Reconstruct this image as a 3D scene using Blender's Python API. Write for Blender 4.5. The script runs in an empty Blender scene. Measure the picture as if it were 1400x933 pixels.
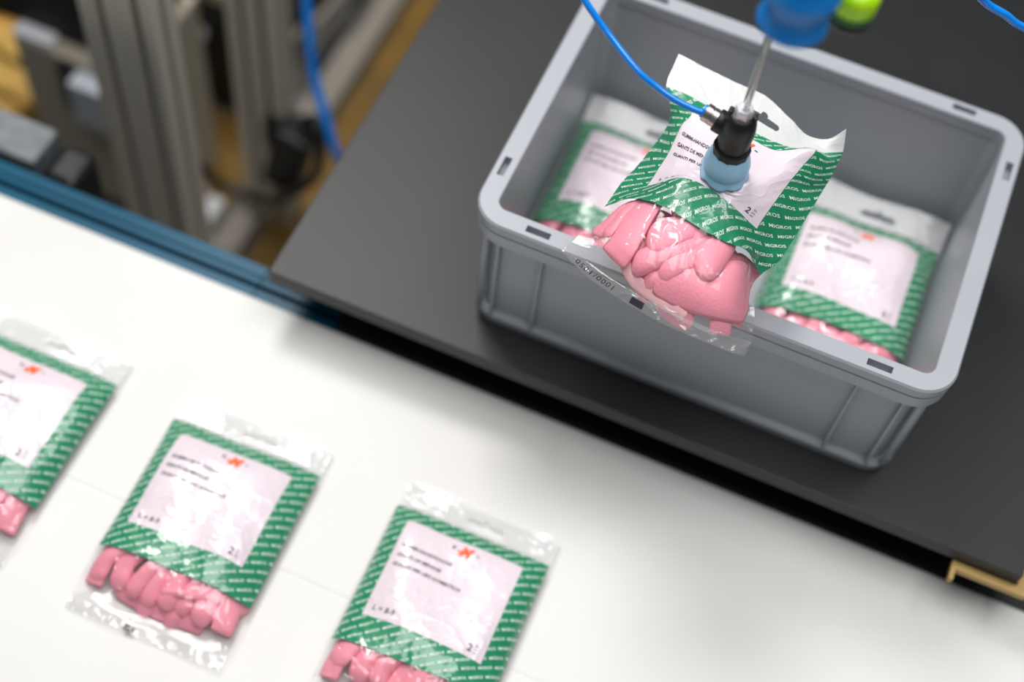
import bpy, bmesh, math, random
import numpy as np
from mathutils import Vector, Matrix, noise

S = bpy.context.scene
COL = S.collection

# ---------------------------------------------------------------- camera, light, exposure
cam_data = bpy.data.cameras.new('camera')
cam = bpy.data.objects.new('camera', cam_data)
COL.objects.link(cam)
cam_data.sensor_width = 36.0
cam_data.lens = 51.48
cam_data.clip_start = 0.02
cam_data.clip_end = 30
cam.matrix_world = Matrix(((0.919405, -0.369434, 0.134953, 0.227095),
                           (0.384607, 0.772688, -0.505005, -0.650131),
                           (0.082290, 0.516208, 0.852500, 1.093006),
                           (0, 0, 0, 1)))
cam_data.dof.use_dof = True
cam_data.dof.focus_distance = 1.083
cam_data.dof.aperture_fstop = 1.9
S.camera = cam

S.view_settings.view_transform = 'Standard'
S.view_settings.look = 'None'
S.view_settings.gamma = 1
S.view_settings.exposure = -0.18
S.view_settings.use_curve_mapping = False

world = bpy.data.worlds.new('hall')
S.world = world
world.use_nodes = True
world.node_tree.nodes['Background'].inputs[0].default_value = (0.80, 0.90, 1.0, 1)
world.node_tree.nodes['Background'].inputs[1].default_value = 0.14

def area(name, loc, target, sx, sy, power, color):
    d = bpy.data.lights.new(name, 'AREA')
    d.shape = 'RECTANGLE'; d.size = sx; d.size_y = sy; d.energy = power; d.color = color
    o = bpy.data.objects.new(name, d); COL.objects.link(o)
    o.location = loc
    o.rotation_euler = (Vector(target) - Vector(loc)).to_track_quat('-Z', 'Y').to_euler()
    return o
area('hall_lamp', (-1.0, 1.15, 2.5), (0.05, 0, 0), 0.9, 0.7, 62, (1.0, 0.975, 0.95))
area('hall_lamp', (0.3, -0.05, 2.9), (0.3, -0.05, 0), 2.2, 1.8, 78, (1.0, 0.985, 0.97))
area('hall_lamp', (1.0, 0.9, 2.6), (0.2, 0, 0), 0.9, 0.3, 8, (0.93, 0.97, 1.0))

# ---------------------------------------------------------------- materials
def mat(name, color, rough=0.5, metal=0.0, coat=0.0, spec=0.5, bump=None, var=None, sss=0.0, trans=0.0):
    m = bpy.data.materials.new(name); m.use_nodes = True
    nt = m.node_tree; b = nt.nodes['Principled BSDF']
    b.inputs['Base Color'].default_value = (*color, 1)
    b.inputs['Roughness'].default_value = rough
    b.inputs['Metallic'].default_value = metal
    b.inputs['Coat Weight'].default_value = coat
    b.inputs['Coat Roughness'].default_value = 0.06
    b.inputs['Specular IOR Level'].default_value = spec
    if sss:
        b.inputs['Subsurface Weight'].default_value = sss
        b.inputs['Subsurface Radius'].default_value = (0.004, 0.0016, 0.0014)
        b.inputs['Subsurface Scale'].default_value = 1.0
    tc = nt.nodes.new('ShaderNodeTexCoord')
    if var:   # (scale, second colour, low, high)
        n = nt.nodes.new('ShaderNodeTexNoise'); n.inputs['Scale'].default_value = var[0]; n.inputs['Detail'].default_value = 5
        r = nt.nodes.new('ShaderNodeValToRGB')
        r.color_ramp.elements[0].position = var[2]; r.color_ramp.elements[1].position = var[3]
        r.color_ramp.elements[0].color = (*color, 1); r.color_ramp.elements[1].color = (*var[1], 1)
        nt.links.new(tc.outputs['Object'], n.inputs['Vector'])
        nt.links.new(n.outputs['Fac'], r.inputs['Fac'])
        nt.links.new(r.outputs['Color'], b.inputs['Base Color'])
    if bump:  # (kind, scale, strength, distance, target)
        kind, sc, st, di = bump
        if kind == 'noise':
            n = nt.nodes.new('ShaderNodeTexNoise'); n.inputs['Detail'].default_value = 4; out = n.outputs['Fac']
        else:
            n = nt.nodes.new('ShaderNodeTexVoronoi'); n.feature = 'SMOOTH_F1'; out = n.outputs['Distance']
        n.inputs['Scale'].default_value = sc
        bp = nt.nodes.new('ShaderNodeBump'); bp.inputs['Strength'].default_value = st; bp.inputs['Distance'].default_value = di
        nt.links.new(tc.outputs['Object'], n.inputs['Vector'])
        nt.links.new(out, bp.inputs['Height'])
        nt.links.new(bp.outputs['Normal'], b.inputs['Normal'])
        if coat: nt.links.new(bp.outputs['Normal'], b.inputs['Coat Normal'])
    return m

def film_mat(name, haze, hazecol, gloss, rough, sc=70, st=0.5):
    m = bpy.data.materials.new(name); m.use_nodes = True
    nt = m.node_tree; nt.nodes.clear()
    out = nt.nodes.new('ShaderNodeOutputMaterial')
    tr = nt.nodes.new('ShaderNodeBsdfTransparent'); tr.inputs[0].default_value = (0.985, 0.985, 0.985, 1)
    gl = nt.nodes.new('ShaderNodeBsdfGlossy'); gl.inputs['Roughness'].default_value = rough
    df = nt.nodes.new('ShaderNodeBsdfDiffuse'); df.inputs[0].default_value = (*hazecol, 1)
    lw = nt.nodes.new('ShaderNodeLayerWeight'); lw.inputs['Blend'].default_value = 0.5
    pw = nt.nodes.new('ShaderNodeMath'); pw.operation = 'POWER'; pw.inputs[1].default_value = 4.0
    fr = nt.nodes.new('ShaderNodeMath'); fr.operation = 'MULTIPLY_ADD'; fr.inputs[1].default_value = 0.85; fr.inputs[2].default_value = 0.05
    mu = nt.nodes.new('ShaderNodeMath'); mu.operation = 'MULTIPLY'; mu.inputs[1].default_value = gloss
    m1 = nt.nodes.new('ShaderNodeMixShader'); m1.inputs[0].default_value = haze
    m2 = nt.nodes.new('ShaderNodeMixShader')
    tc = nt.nodes.new('ShaderNodeTexCoord')
    n = nt.nodes.new('ShaderNodeTexNoise'); n.inputs['Scale'].default_value = sc; n.inputs['Detail'].default_value = 3; n.inputs['Distortion'].default_value = 1.5
    bp = nt.nodes.new('ShaderNodeBump'); bp.inputs['Strength'].default_value = st; bp.inputs['Distance'].default_value = 0.002
    L = nt.links.new
    L(tc.outputs['Object'], n.inputs['Vector']); L(n.outputs['Fac'], bp.inputs['Height'])
    L(bp.outputs['Normal'], gl.inputs['Normal']); L(bp.outputs['Normal'], lw.inputs['Normal']); L(lw.outputs['Facing'], pw.inputs[0]); L(pw.outputs[0], fr.inputs[0])
    L(tr.outputs[0], m1.inputs[1]); L(df.outputs[0], m1.inputs[2])
    L(fr.outputs[0], mu.inputs[0]); L(mu.outputs[0], m2.inputs[0])
    L(m1.outputs[0], m2.inputs[1]); L(gl.outputs[0], m2.inputs[2])
    L(m2.outputs[0], out.inputs['Surface'])
    return m

M = dict(
    table=mat('charcoal laminate', (0.006, 0.006, 0.007), 0.48, var=(9, (0.010, 0.0105, 0.0115), 0.3, 0.75), bump=('noise', 420, 0.12, 0.001)),
    table_edge=mat('laminate edge', (0.045, 0.040, 0.040), 0.5),
    belt=mat('white conveyor belt', (0.745, 0.74, 0.72), 0.6, var=(5, (0.71, 0.70, 0.67), 0.35, 0.75), bump=('noise', 260, 0.08, 0.001)),
    rail=mat('blue anodised aluminium', (0.0, 0.078, 0.145), 0.36, metal=0.0, spec=0.16),
    black=mat('black steel', (0.006, 0.006, 0.007), 0.6),
    brass=mat('brass coloured sheet', (0.42, 0.28, 0.10), 0.45, metal=0.4),
    crate=mat('grey polypropylene', (0.36, 0.38, 0.415), 0.40, bump=('noise', 300, 0.06, 0.001)),
    green=mat('green printed film', (0.012, 0.235, 0.105), 0.30, coat=0.8, bump=('noise', 55, 0.45, 0.002)),
    label=mat('pale pink printed film', (0.76, 0.655, 0.715), 0.34, coat=0.55, bump=('noise', 45, 0.2, 0.002)),
    header=mat('milky white film', (0.62, 0.63, 0.62), 0.35, coat=0.4, bump=('noise', 80, 0.3, 0.002)),
    white_ink=mat('white ink', (0.68, 0.82, 0.72), 0.4),
    black_ink=mat('black ink', (0.03, 0.028, 0.035), 0.4),
    orange_ink=mat('orange ink', (0.90, 0.13, 0.02), 0.4),
    rubber=mat('pink rubber', (0.93, 0.31, 0.40), 0.50, sss=0.08, bump=('voronoi', 520, 0.35, 0.0006)),
    rubber_in=mat('pale flocked glove lining', (0.90, 0.50, 0.52), 0.8),
    film=film_mat('clear film', 0.02, (0.9, 0.9, 0.9), 0.55, 0.03, 60, 0.07),
    film_flat=film_mat('clear film of the lying bags', 0.03, (0.9, 0.9, 0.9), 1.25, 0.04, 110, 0.2),
    film_seal=film_mat('clear sealed film', 0.10, (0.85, 0.85, 0.85), 2.0, 0.05, 110, 0.45),
    film_header=film_mat('hazy header film', 0.50, (0.84, 0.85, 0.85), 1.2, 0.12, 60, 0.4),
    steel=mat('polished steel', (0.62, 0.60, 0.57), 0.22, metal=1.0),
    zinc=mat('zinc plated nut', (0.78, 0.80, 0.83), 0.35, metal=0.45),
    nickel=mat('nickel collar', (0.60, 0.55, 0.50), 0.28, metal=1.0),
    black_plastic=mat('black plastic', (0.010, 0.010, 0.011), 0.42, bump=('noise', 500, 0.1, 0.0005)),
    cup=mat('light blue silicone', (0.42, 0.74, 1.0), 0.36, sss=0.0),
    tube=mat('blue polyurethane tube', (0.0, 0.24, 0.85), 0.2, coat=0.6),
    blue_rubber=mat('deep blue silicone', (0.0, 0.23, 0.70), 0.42, sss=0.15),
    lime=mat('lime plastic', (0.48, 0.86, 0.0), 0.35),
    dgreen=mat('dark green plastic', (0.02, 0.16, 0.03), 0.4),
    alu=mat('grey aluminium profile', (0.70, 0.64, 0.53), 0.5),
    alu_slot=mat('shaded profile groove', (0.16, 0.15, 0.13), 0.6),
    duct=mat('beige grey duct', (0.24, 0.215, 0.18), 0.6),
    housing=mat('grey machine sheet', (0.46, 0.41, 0.32), 0.6),
    pale=mat('pale grey plastic', (0.55, 0.60, 0.66), 0.5),
    white_plastic=mat('white plastic', (0.82, 0.84, 0.88), 0.5),
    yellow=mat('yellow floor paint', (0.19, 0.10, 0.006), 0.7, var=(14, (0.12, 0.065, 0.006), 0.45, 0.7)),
    yellow_wood=mat('yellow painted wood', (0.85, 0.52, 0.12), 0.6, var=(25, (0.60, 0.36, 0.08), 0.45, 0.7)),
    floor=mat('dark concrete', (0.075, 0.068, 0.058), 0.75, var=(6, (0.12, 0.108, 0.09), 0.3, 0.7)),
    motor=mat('grey cast motor', (0.13, 0.145, 0.155), 0.5, var=(40, (0.18, 0.19, 0.20), 0.4, 0.6)),
)

# ---------------------------------------------------------------- object helpers
def tag(o, label=None, cat=None, group=None, kind=None):
    if label: o['label'] = label
    if cat: o['category'] = cat
    if group: o['group'] = group
    if kind: o['kind'] = kind
    return o

def thing(name, label, cat, loc=(0, 0, 0), rz=0.0, group=None):
    o = bpy.data.objects.new(name, None); COL.objects.link(o)
    o.empty_display_size = 0.02
    o.location = loc; o.rotation_euler = (0, 0, rz)
    return tag(o, label, cat, group)

def obj(name, bm, m, parent=None, smooth=False, loc=None):
    me = bpy.data.meshes.new(name)
    bmesh.ops.recalc_face_normals(bm, faces=bm.faces) if smooth != 'keep' else None
    bm.to_mesh(me); bm.free()
    if smooth: me.polygons.foreach_set('use_smooth', [True] * len(me.polygons))
    me.materials.append(m)
    o = bpy.data.objects.new(name, me); COL.objects.link(o)
    if parent: o.parent = parent
    if loc: o.location = loc
    return o

def mesh_np(name, verts, faces, m, parent=None, smooth=True):
    me = bpy.data.meshes.new(name)
    me.from_pydata([tuple(v) for v in verts], [], faces)
    if smooth: me.polygons.foreach_set('use_smooth', [True] * len(me.polygons))
    me.materials.append(m); me.update()
    o = bpy.data.objects.new(name, me); COL.objects.link(o)
    if parent: o.parent = parent
    return o

def box(bm, x0, x1, y0, y1, z0, z1, mtx=None):
    vs = [bm.verts.new((x, y, z)) for z in (z0, z1) for y in (y0, y1) for x in (x0, x1)]
    for f in ((0, 2, 3, 1), (4, 5, 7, 6), (0, 1, 5, 4), (2, 6, 7, 3), (0, 4, 6, 2), (1, 3, 7, 5)):
        bm.faces.new([vs[i] for i in f])
    if mtx is not None: bmesh.ops.transform(bm, matrix=mtx, verts=vs)
    return vs

def bbox(x0, x1, y0, y1, z0, z1, bev=0.0, seg=2, mtx=None):
    bm = bmesh.new(); box(bm, x0, x1, y0, y1, z0, z1)
    if bev: bmesh.ops.bevel(bm, geom=bm.edges[:], offset=bev, segments=seg, affect='EDGES', profile=0.5)
    if mtx is not None: bmesh.ops.transform(bm, matrix=mtx, verts=bm.verts[:])
    return bm

def lathe(profile, n=48, wob=None, mtx=None):
    bm = bmesh.new(); rings = []
    for r, z in profile:
        ring = []
        for k in range(n):
            a = 2 * math.pi * k / n
            rr, zz = (r, z) if wob is None else wob(r, z, a)
            ring.append(bm.verts.new((rr * math.cos(a), rr * math.sin(a), zz)))
        rings.append(ring)
    for a, b in zip(rings, rings[1:]):
        for k in range(n): bm.faces.new((a[k], a[(k + 1) % n], b[(k + 1) % n], b[k]))
    bm.faces.new(rings[0][::-1]); bm.faces.new(rings[-1])
    if mtx is not None: bmesh.ops.transform(bm, matrix=mtx, verts=bm.verts[:])
    return bm

def along(p, q):
    p, q = Vector(p), Vector(q)
    return Matrix.Translation(p) @ (q - p).to_track_quat('Z', 'Y').to_matrix().to_4x4()

def catmull(pts, per=10):
    pts = [Vector(p) for p in pts]; P = [2 * pts[0] - pts[1]] + pts + [2 * pts[-1] - pts[-2]]
    out = []
    for i in range(1, len(P) - 2):
        for k in range(per):
            t = k / per
            a, b, c, d = P[i - 1:i + 3]
            out.append(0.5 * ((2 * b) + (c - a) * t + (2 * a - 5 * b + 4 * c - d) * t * t + (3 * b - a - 3 * c + d) * t ** 3))
    out.append(pts[-1]); return out

def tube(pts, r, n=14, per=10):
    P = catmull(pts, per); bm = bmesh.new(); rings = []
    up = Vector((0, 0, 1)); t0 = (P[1] - P[0]).normalized()
    side = t0.cross(up)
    if side.length < 1e-3: side = t0.cross(Vector((1, 0, 0)))
    side.normalize()
    for i, p in enumerate(P):
        t = (P[min(i + 1, len(P) - 1)] - P[max(i - 1, 0)]).normalized()
        side = (side - t * side.dot(t)).normalized(); u = t.cross(side)
        rings.append([bm.verts.new(p + r * (math.cos(2 * math.pi * k / n) * side + math.sin(2 * math.pi * k / n) * u)) for k in range(n)])
    for a, b in zip(rings, rings[1:]):
        for k in range(n): bm.faces.new((a[k], a[(k + 1) % n], b[(k + 1) % n], b[k]))
    bm.faces.new(rings[0][::-1]); bm.faces.new(rings[-1])
    return bm

# ---------------------------------------------------------------- floor
FZ = -0.70
tag(obj('floor', bbox(-2.4, 2.0, -1.6, 2.6, FZ - 0.05, FZ), M['floor']), 'dark brown grey concrete hall floor', kind='structure')

# ---------------------------------------------------------------- table
t = thing('work_table', 'charcoal work table that carries the grey crate', 'table', (0.176, 0.3, FZ))
obj('tabletop', bbox(-0.346, 0.347, -0.33, 0.75, 0.684, 0.70, 0.0012), M['table'], t)
for x in (-0.31, 0.31):
    for y in (-0.20, 0.70):
        obj('leg', bbox(x - 0.02, x + 0.02, y - 0.02, y + 0.02, 0, 0.655, 0.002), M['black'], t)
for y in (-0.22, 0.70):
    obj('apron', bbox(-0.33, 0.33, y - 0.012, y + 0.012, 0.645, 0.684, 0.001), M['black'], t)
bm = bmesh.new()
box(bm, 0.293, 0.3485, -0.3375, -0.3305, 0.6765, 0.6835)
box(bm, 0.293, 0.297, -0.3480, -0.3375, 0.6765, 0.6835)
box(bm, 0.3485, 0.358, -0.3375, 0.10, 0.6765, 0.6835)
obj('corner_bracket', bm, M['brass'], t)
tag(t.children[-1], 'brass coloured corner bracket')

# ---------------------------------------------------------------- conveyor
BZ = -0.07
t = thing('conveyor', 'white belt conveyor carrying three glove bags', 'conveyor', (0.1, -0.4, FZ))
bm = bmesh.new()      # belt cross-section with a shallow lengthwise seam
prof = [(-0.40, 0.626), (-0.40, 0.630), (0.1440, 0.630), (0.1470, 0.6294), (0.1500, 0.630), (0.376, 0.630), (0.3785, 0.6285), (0.3785, 0.626)]
for i, x in enumerate((-1.3, -0.9, -0.5, -0.1, 0.3, 0.7, 1.1)):
    row = [bm.verts.new((x, y, z)) for y, z in prof]
    if i:
        for k in range(len(prof)): bm.faces.new((prev[k], prev[(k + 1) % len(prof)], row[(k + 1) % len(prof)], row[k]))
    prev = row
obj('belt', bm, M['belt'], t)
obj('slider_bed', bbox(-1.29, 1.09, -0.39, 0.372, 0.56, 0.6255), M['black'], t)
def rail_profile(x0, x1, m):
    bm = bmesh.new()
    box(bm, x0, x1, 0.3795, 0.390, 0.575, 0.6262)
    box(bm, x0, x1, 0.390, 0.395, 0.575, 0.615)
    box(bm, x0, x1, 0.395, 0.401, 0.575, 0.6275)
    box(bm, x0, x1, 0.401, 0.403, 0.575, 0.6245)
    box(bm, x0, x1, 0.403, 0.4145, 0.575, 0.6275)
    return bm
obj('side_rail', rail_profile(-1.3, -0.2972, None), M['rail'], t); tag(t.children[-1], 'blue side rail')
obj('side_rail', rail_profile(-0.2960, -0.212, None), M['rail'], t); tag(t.children[-1], 'short blue rail piece at the table corner')
obj('painted_shade_rail', bbox(-0.211, 1.1, 0.3795, 0.44, 0.555, 0.6265, 0.001), M['black'], t)  # blue rail running on under the table, its shade painted in as black
for x in (-1.1, 0.0, 0.9):
    for y in (-0.33, 0.33): obj('leg', bbox(x - 0.03, x + 0.03, y - 0.03, y + 0.03, 0, 0.56), M['black'], t)

# ---------------------------------------------------------------- crate 400 x 300
def rrect(inset, r, z, n=10):
    out = []
    x0, y0, x1, y1 = inset, inset, 0.4 - inset, 0.3 - inset
    for cx, cy, a0 in ((x1 - r, y0 + r, -90), (x1 - r, y1 - r, 0), (x0 + r, y1 - r, 90), (x0 + r, y0 + r, 180)):
        for k in range(n + 1):
            a = math.radians(a0 + 90 * k / n)
            out.append((cx + r * math.cos(a), cy + r * math.sin(a), z))
    return out
def loft(loops, cap0=False, cap1=False, closed=False):
    bm = bmesh.new(); R = [[bm.verts.new(p) for p in l] for l in loops]
    if closed: R.append(R[0])
    for a, b in zip(R, R[1:]):
        n = len(a)
        for k in range(n): bm.faces.new((a[k], a[(k + 1) % n], b[(k + 1) % n], b[k]))
    if cap0: bm.faces.new(R[0])
    if cap1: bm.faces.new(R[-1])
    return bm
crate = thing('storage_crate', 'grey plastic stacking crate holding two glove bags', 'crate', (0, 0, 0.0002))
H = 0.152
obj('crate_body', loft([rrect(0.011, 0.022, 0), rrect(0.0075, 0.024, 0.0012), rrect(0.007, 0.024, 0.010), rrect(0.0085, 0.023, 0.0115),
     rrect(0.0135, 0.019, 0.012), rrect(0.0118, 0.020, 0.1395), rrect(0.0165, 0.014, 0.1398),
     rrect(0.0168, 0.012, 0.1385), rrect(0.0195, 0.010, 0.0085), rrect(0.022, 0.008, 0.006)], True, True), M['crate'], crate)
obj('rim_skirt', loft([rrect(0.0025, 0.027, 0.1245), rrect(0.0015, 0.028, 0.1255), rrect(0.001, 0.028, 0.1385), rrect(0.0020, 0.0275, 0.1395),
     rrect(0.0117, 0.020, 0.1395), rrect(0.0117, 0.020, 0.1245)], closed=True), M['crate'], crate)
rim = obj('rim', loft([rrect(0.0025, 0.0275, 0.1400), rrect(0.0006, 0.029, 0.1410), rrect(0.0002, 0.029, 0.1500), rrect(0.0016, 0.028, H),
     rrect(0.0172, 0.010, H), rrect(0.0180, 0.009, 0.1510), rrect(0.0180, 0.009, 0.1400)], closed=True), M['crate'], crate)
bm = bmesh.new()
for x in (0.0583, 0.3417):
    for y in (0.0086, 0.2914): box(bm, x - 0.0102, x + 0.0102, y - 0.0031, y + 0.0031, 0.1425, 0.16)
for x, y in ((0.0086, 0.0577), (0.3914, 0.2415)):
    box(bm, x - 0.0031, x + 0.0031, y - 0.0102, y + 0.0102, 0.1425, 0.16)
cut = obj('slot_cutter', bm, M['crate'])
md = rim.modifiers.new('slots', 'BOOLEAN'); md.operation = 'DIFFERENCE'; md.object = cut; md.solver = 'EXACT'
bpy.context.view_layer.update()
dg = bpy.context.evaluated_depsgraph_get()
me = bpy.data.meshes.new_from_object(rim.evaluated_get(dg))
rim.modifiers.clear(); rim.data = me
bpy.data.objects.remove(cut)
for o in crate.children:
    for p in o.data.polygons: p.use_smooth = False
def rib(x0, x1, y0, y1): obj('rib', bbox(x0, x1, y0, y1, 0.0105, 0.1255, 0.0004, 1), M['crate'], crate)
for x in (0.0275, 0.0655, 0.3345, 0.3725):
    rib(x - 0.0012, x + 0.0012, 0.0070, 0.0135); rib(x - 0.0012, x + 0.0012, 0.2865, 0.293)
for y in (0.0275, 0.0480, 0.2520, 0.2725):
    rib(0.0070, 0.0135, y - 0.0012, y + 0.0012); rib(0.3865, 0.393, y - 0.0012, y + 0.0012)
for cx, sx in ((0.0, 1), (0.4, -1)):       # corner scallops of the skirt
    for cy, sy in ((0.0, 1), (0.3, -1)):
        bm = bmesh.new()
        xa, xb = sorted((cx + sx * 0.030, cx + sx * 0.064)); ya, yb = sorted((cy + sy * 0.0035, cy + sy * 0.0125))
        box(bm, xa, xb, ya, yb, 0.1200, 0.1250)
        bmesh.ops.bevel(bm, geom=bm.edges[:], offset=0.0015, segments=2, affect='EDGES')
        obj('skirt_scallop', bm, M['crate'], crate)
        bm = lathe([(0.0015, 0.011), (0.0032, 0.0125), (0.0032, 0.118), (0.0015, 0.1245)], 10, mtx=Matrix.Translation((cx + sx * 0.0145, cy + sy * 0.0145, 0)))
        obj('corner_rib', bm, M['crate'], crate, True)

# ---------------------------------------------------------------- glove bags
BW, BL = 0.141, 0.215                 # flat width and length of a bag
T_GREEN0, T_GREEN1 = 0.028, 0.160     # green print from below the header to above the window
LAB = (0.016, 0.122, 0.042, 0.135)    # pale label s0 s1 t0 t1
T_SEAL = 0.205

def ridge(x, y, z, p=3):
    return (1 - abs(noise.noise(Vector((x, y, z))))) ** p
def crinkle(s, t, seed):
    """fine folds of the film (metres), stronger on the clear window"""
    out = np.empty(s.shape)
    for i in np.ndindex(s.shape):
        a, b = float(s[i]), float(t[i])
        w = 0.00040
        if b > 0.150: w = 0.00040 + 0.0007 * min(1, (b - 0.150) / 0.02)
        n1 = ridge(a * 38 + seed, b * 30, seed * 1.7, 4)
        n2 = ridge(a * 80 - b * 45, b * 70 + a * 40 + seed, seed * 0.7 + 5, 6)
        n3 = ridge(a * 50 + b * 60, b * 55 - a * 30 + seed, seed + 9, 12)
        out[i] = w * (1.1 * n1 + 0.8 * n2 + (1.5 * n3 if b > 0.15 else (0.4 if b < 0.10 or seed == 3.3 else 1.7) * n3))
    return out

class FlatBag:
    """a bag lying on its back; local x = s, local y = -t, z up from the supporting surface"""
    def __init__(self, seed, thick, lift=0.0):
        self.seed, self.th, self.lift = seed, thick, lift
    def env(self, s, t):
        u = np.clip(np.abs(2 * s / BW - 1), 0, 1)
        e = (1 - u ** 3.2) ** 0.62
        a = np.clip((t - 0.024) / 0.050, 0, 1); b = np.clip((BL - 0.010 - t) / 0.050, 0, 1)
        return e * np.sin(a * math.pi / 2) ** 0.8 * np.sin(b * math.pi / 2) ** 0.8
    def zs(self, s, t):
        head = np.clip((0.034 - t) / 0.034, 0, 1)
        tail = np.clip((t - 0.18) / 0.035, 0, 1)
        z = 0.009 + head * (self.lift - 0.004) - tail * 0.006
        return z + 0.0022 * head * np.sin(s * 60 + self.seed * 3) + 0.0015 * tail * np.sin(s * 75 + self.seed * 2)
    def top(self, s, t):
        e = self.env(s, t)
        lump = np.empty(s.shape)
        for i in np.ndindex(s.shape):
            lump[i] = noise.noise(Vector((float(s[i]) * 24, float(t[i]) * 22, self.seed * 4.1)))
        z = self.zs(s, t) + (self.th - 0.009) * e * (1 + 0.18 * lump) + crinkle(s, t, self.seed) + 0.0018 * lump * (e > 0)
        x = BW / 2 + (s - BW / 2) * (1 - 0.012 * np.clip(np.sin(np.clip(t / BL, 0, 1) * math.pi), 0, 1))
        return np.stack([x, -t, np.maximum(z, 0.0016)], -1)
    def back(self, s, t):
        e = self.env(s, t); z = self.zs(s, t)
        z = z - (z - 0.0008) * np.clip(e * 1.6, 0, 1) - 0.0004
        x = BW / 2 + (s - BW / 2) * (1 - 0.012 * np.clip(np.sin(np.clip(t / BL, 0, 1) * math.pi), 0, 1))
        return np.stack([x, -t, np.maximum(z, 0.0006)], -1)

NET_S = [0, .016, .045, .072, .098, .122, .132, .141]
NET_T = [0, .028, .042, .062, .085, .110, .135, .150, .160, .185, .205, .215]
NET = [
    [(0.1088,0.1569,0.2380),(0.1240,0.1524,0.2400),(0.1568,0.1451,0.2430),(0.1849,0.1420,0.2430),(0.2085,0.1294,0.2430),(0.2293,0.1236,0.2380),(0.2420,0.1266,0.2400),(0.2509,0.1358,0.2470)],
    [(0.1105,0.1247,0.2340),(0.1263,0.1205,0.2380),(0.1538,0.1129,0.2400),(0.1858,0.1037,0.2430),(0.2075,0.1019,0.2430),(0.2278,0.1069,0.2400),(0.2438,0.1161,0.2360),(0.2550,0.1242,0.2340)],
    [(0.1167,0.1149,0.2320),(0.1377,0.1040,0.2400),(0.1617,0.0996,0.2430),(0.1870,0.0947,0.2450),(0.2086,0.0929,0.2450),(0.2352,0.1060,0.2460),(0.2466,0.1095,0.2370),(0.2549,0.1182,0.2300)],
    [(0.1229,0.1040,0.2260),(0.1346,0.0909,0.2360),(0.1550,0.0788,0.2440),(0.1805,0.0736,0.2475),(0.2052,0.0734,0.2460),(0.2309,0.0911,0.2420),(0.2435,0.0959,0.2330),(0.2537,0.1038,0.2260)],
    [(0.1214,0.0886,0.2180),(0.1344,0.0657,0.2340),(0.1561,0.0545,0.2450),(0.1791,0.0492,0.2485),(0.2039,0.0563,0.2475),(0.2267,0.0762,0.2400),(0.2403,0.0839,0.2280),(0.2517,0.0924,0.2200)],
    [(0.1148,0.0561,0.2160),(0.1322,0.0462,0.2320),(0.1551,0.0407,0.2445),(0.1776,0.0368,0.2480),(0.2020,0.0418,0.2440),(0.2214,0.0535,0.2360),(0.2372,0.0591,0.2240),(0.2475,0.0646,0.2160)],
    [(0.1090,0.0330,0.2160),(0.1294,0.0314,0.2280),(0.1510,0.0351,0.2460),(0.1709,0.0351,0.2470),(0.1952,0.0305,0.2420),(0.2164,0.0285,0.2300),(0.2298,0.0334,0.2180),(0.2435,0.0389,0.2100)],
    [(0.1070,0.0199,0.2140),(0.1238,0.0196,0.2280),(0.1492,0.0217,0.2440),(0.1722,0.0190,0.2450),(0.1965,0.0159,0.2400),(0.2165,0.0147,0.2290),(0.2288,0.0183,0.2160),(0.2398,0.0224,0.2080)],
    [(0.1057,0.0103,0.2120),(0.1203,0.0142,0.2260),(0.1469,0.0091,0.2400),(0.1735,0.0015,0.2430),(0.1987,0.0004,0.2380),(0.2169,0.0070,0.2280),(0.2247,0.0106,0.2120),(0.2320,0.0084,0.2060)],
    [(0.0982,-0.0096,0.2060),(0.1180,-0.0214,0.2220),(0.1489,-0.0329,0.2340),(0.1740,-0.0349,0.2360),(0.1990,-0.0366,0.2340),(0.2202,-0.0345,0.2260),(0.2299,-0.0268,0.2120),(0.2382,-0.0221,0.2040)],
    [(0.0920,-0.0258,0.2020),(0.1114,-0.0385,0.2080),(0.1452,-0.0509,0.2140),(0.1734,-0.0561,0.2160),(0.1999,-0.0565,0.2140),(0.2243,-0.0551,0.2100),(0.2349,-0.0507,0.2040),(0.2431,-0.0469,0.2000)],
    [(0.0895,-0.0322,0.2000),(0.1075,-0.0446,0.2030),(0.1420,-0.0579,0.2070),(0.1746,-0.0652,0.2090),(0.2017,-0.0659,0.2070),(0.2242,-0.0647,0.2050),(0.2354,-0.0622,0.2010),(0.2428,-0.0587,0.1980)],
]
def cubic(xs, ys, x):
    """non-uniform Catmull-Rom through rows ys (n, ...) at scalar x"""
    n = len(xs); x = min(max(x, xs[0]), xs[-1])
    i = min(max(int(np.searchsorted(xs, x)) - 1, 0), n - 2)
    h = xs[i + 1] - xs[i]; u = (x - xs[i]) / h
    def m(k):
        if k == 0: return (ys[1] - ys[0]) / (xs[1] - xs[0])
        if k == n - 1: return (ys[-1] - ys[-2]) / (xs[-1] - xs[-2])
        return 0.5 * ((ys[k + 1] - ys[k]) / (xs[k + 1] - xs[k]) + (ys[k] - ys[k - 1]) / (xs[k] - xs[k - 1]))
    return ((2 * u ** 3 - 3 * u ** 2 + 1) * ys[i] + (u ** 3 - 2 * u ** 2 + u) * h * m(i)
            + (-2 * u ** 3 + 3 * u ** 2) * ys[i + 1] + (u ** 3 - u ** 2) * h * m(i + 1))

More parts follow.
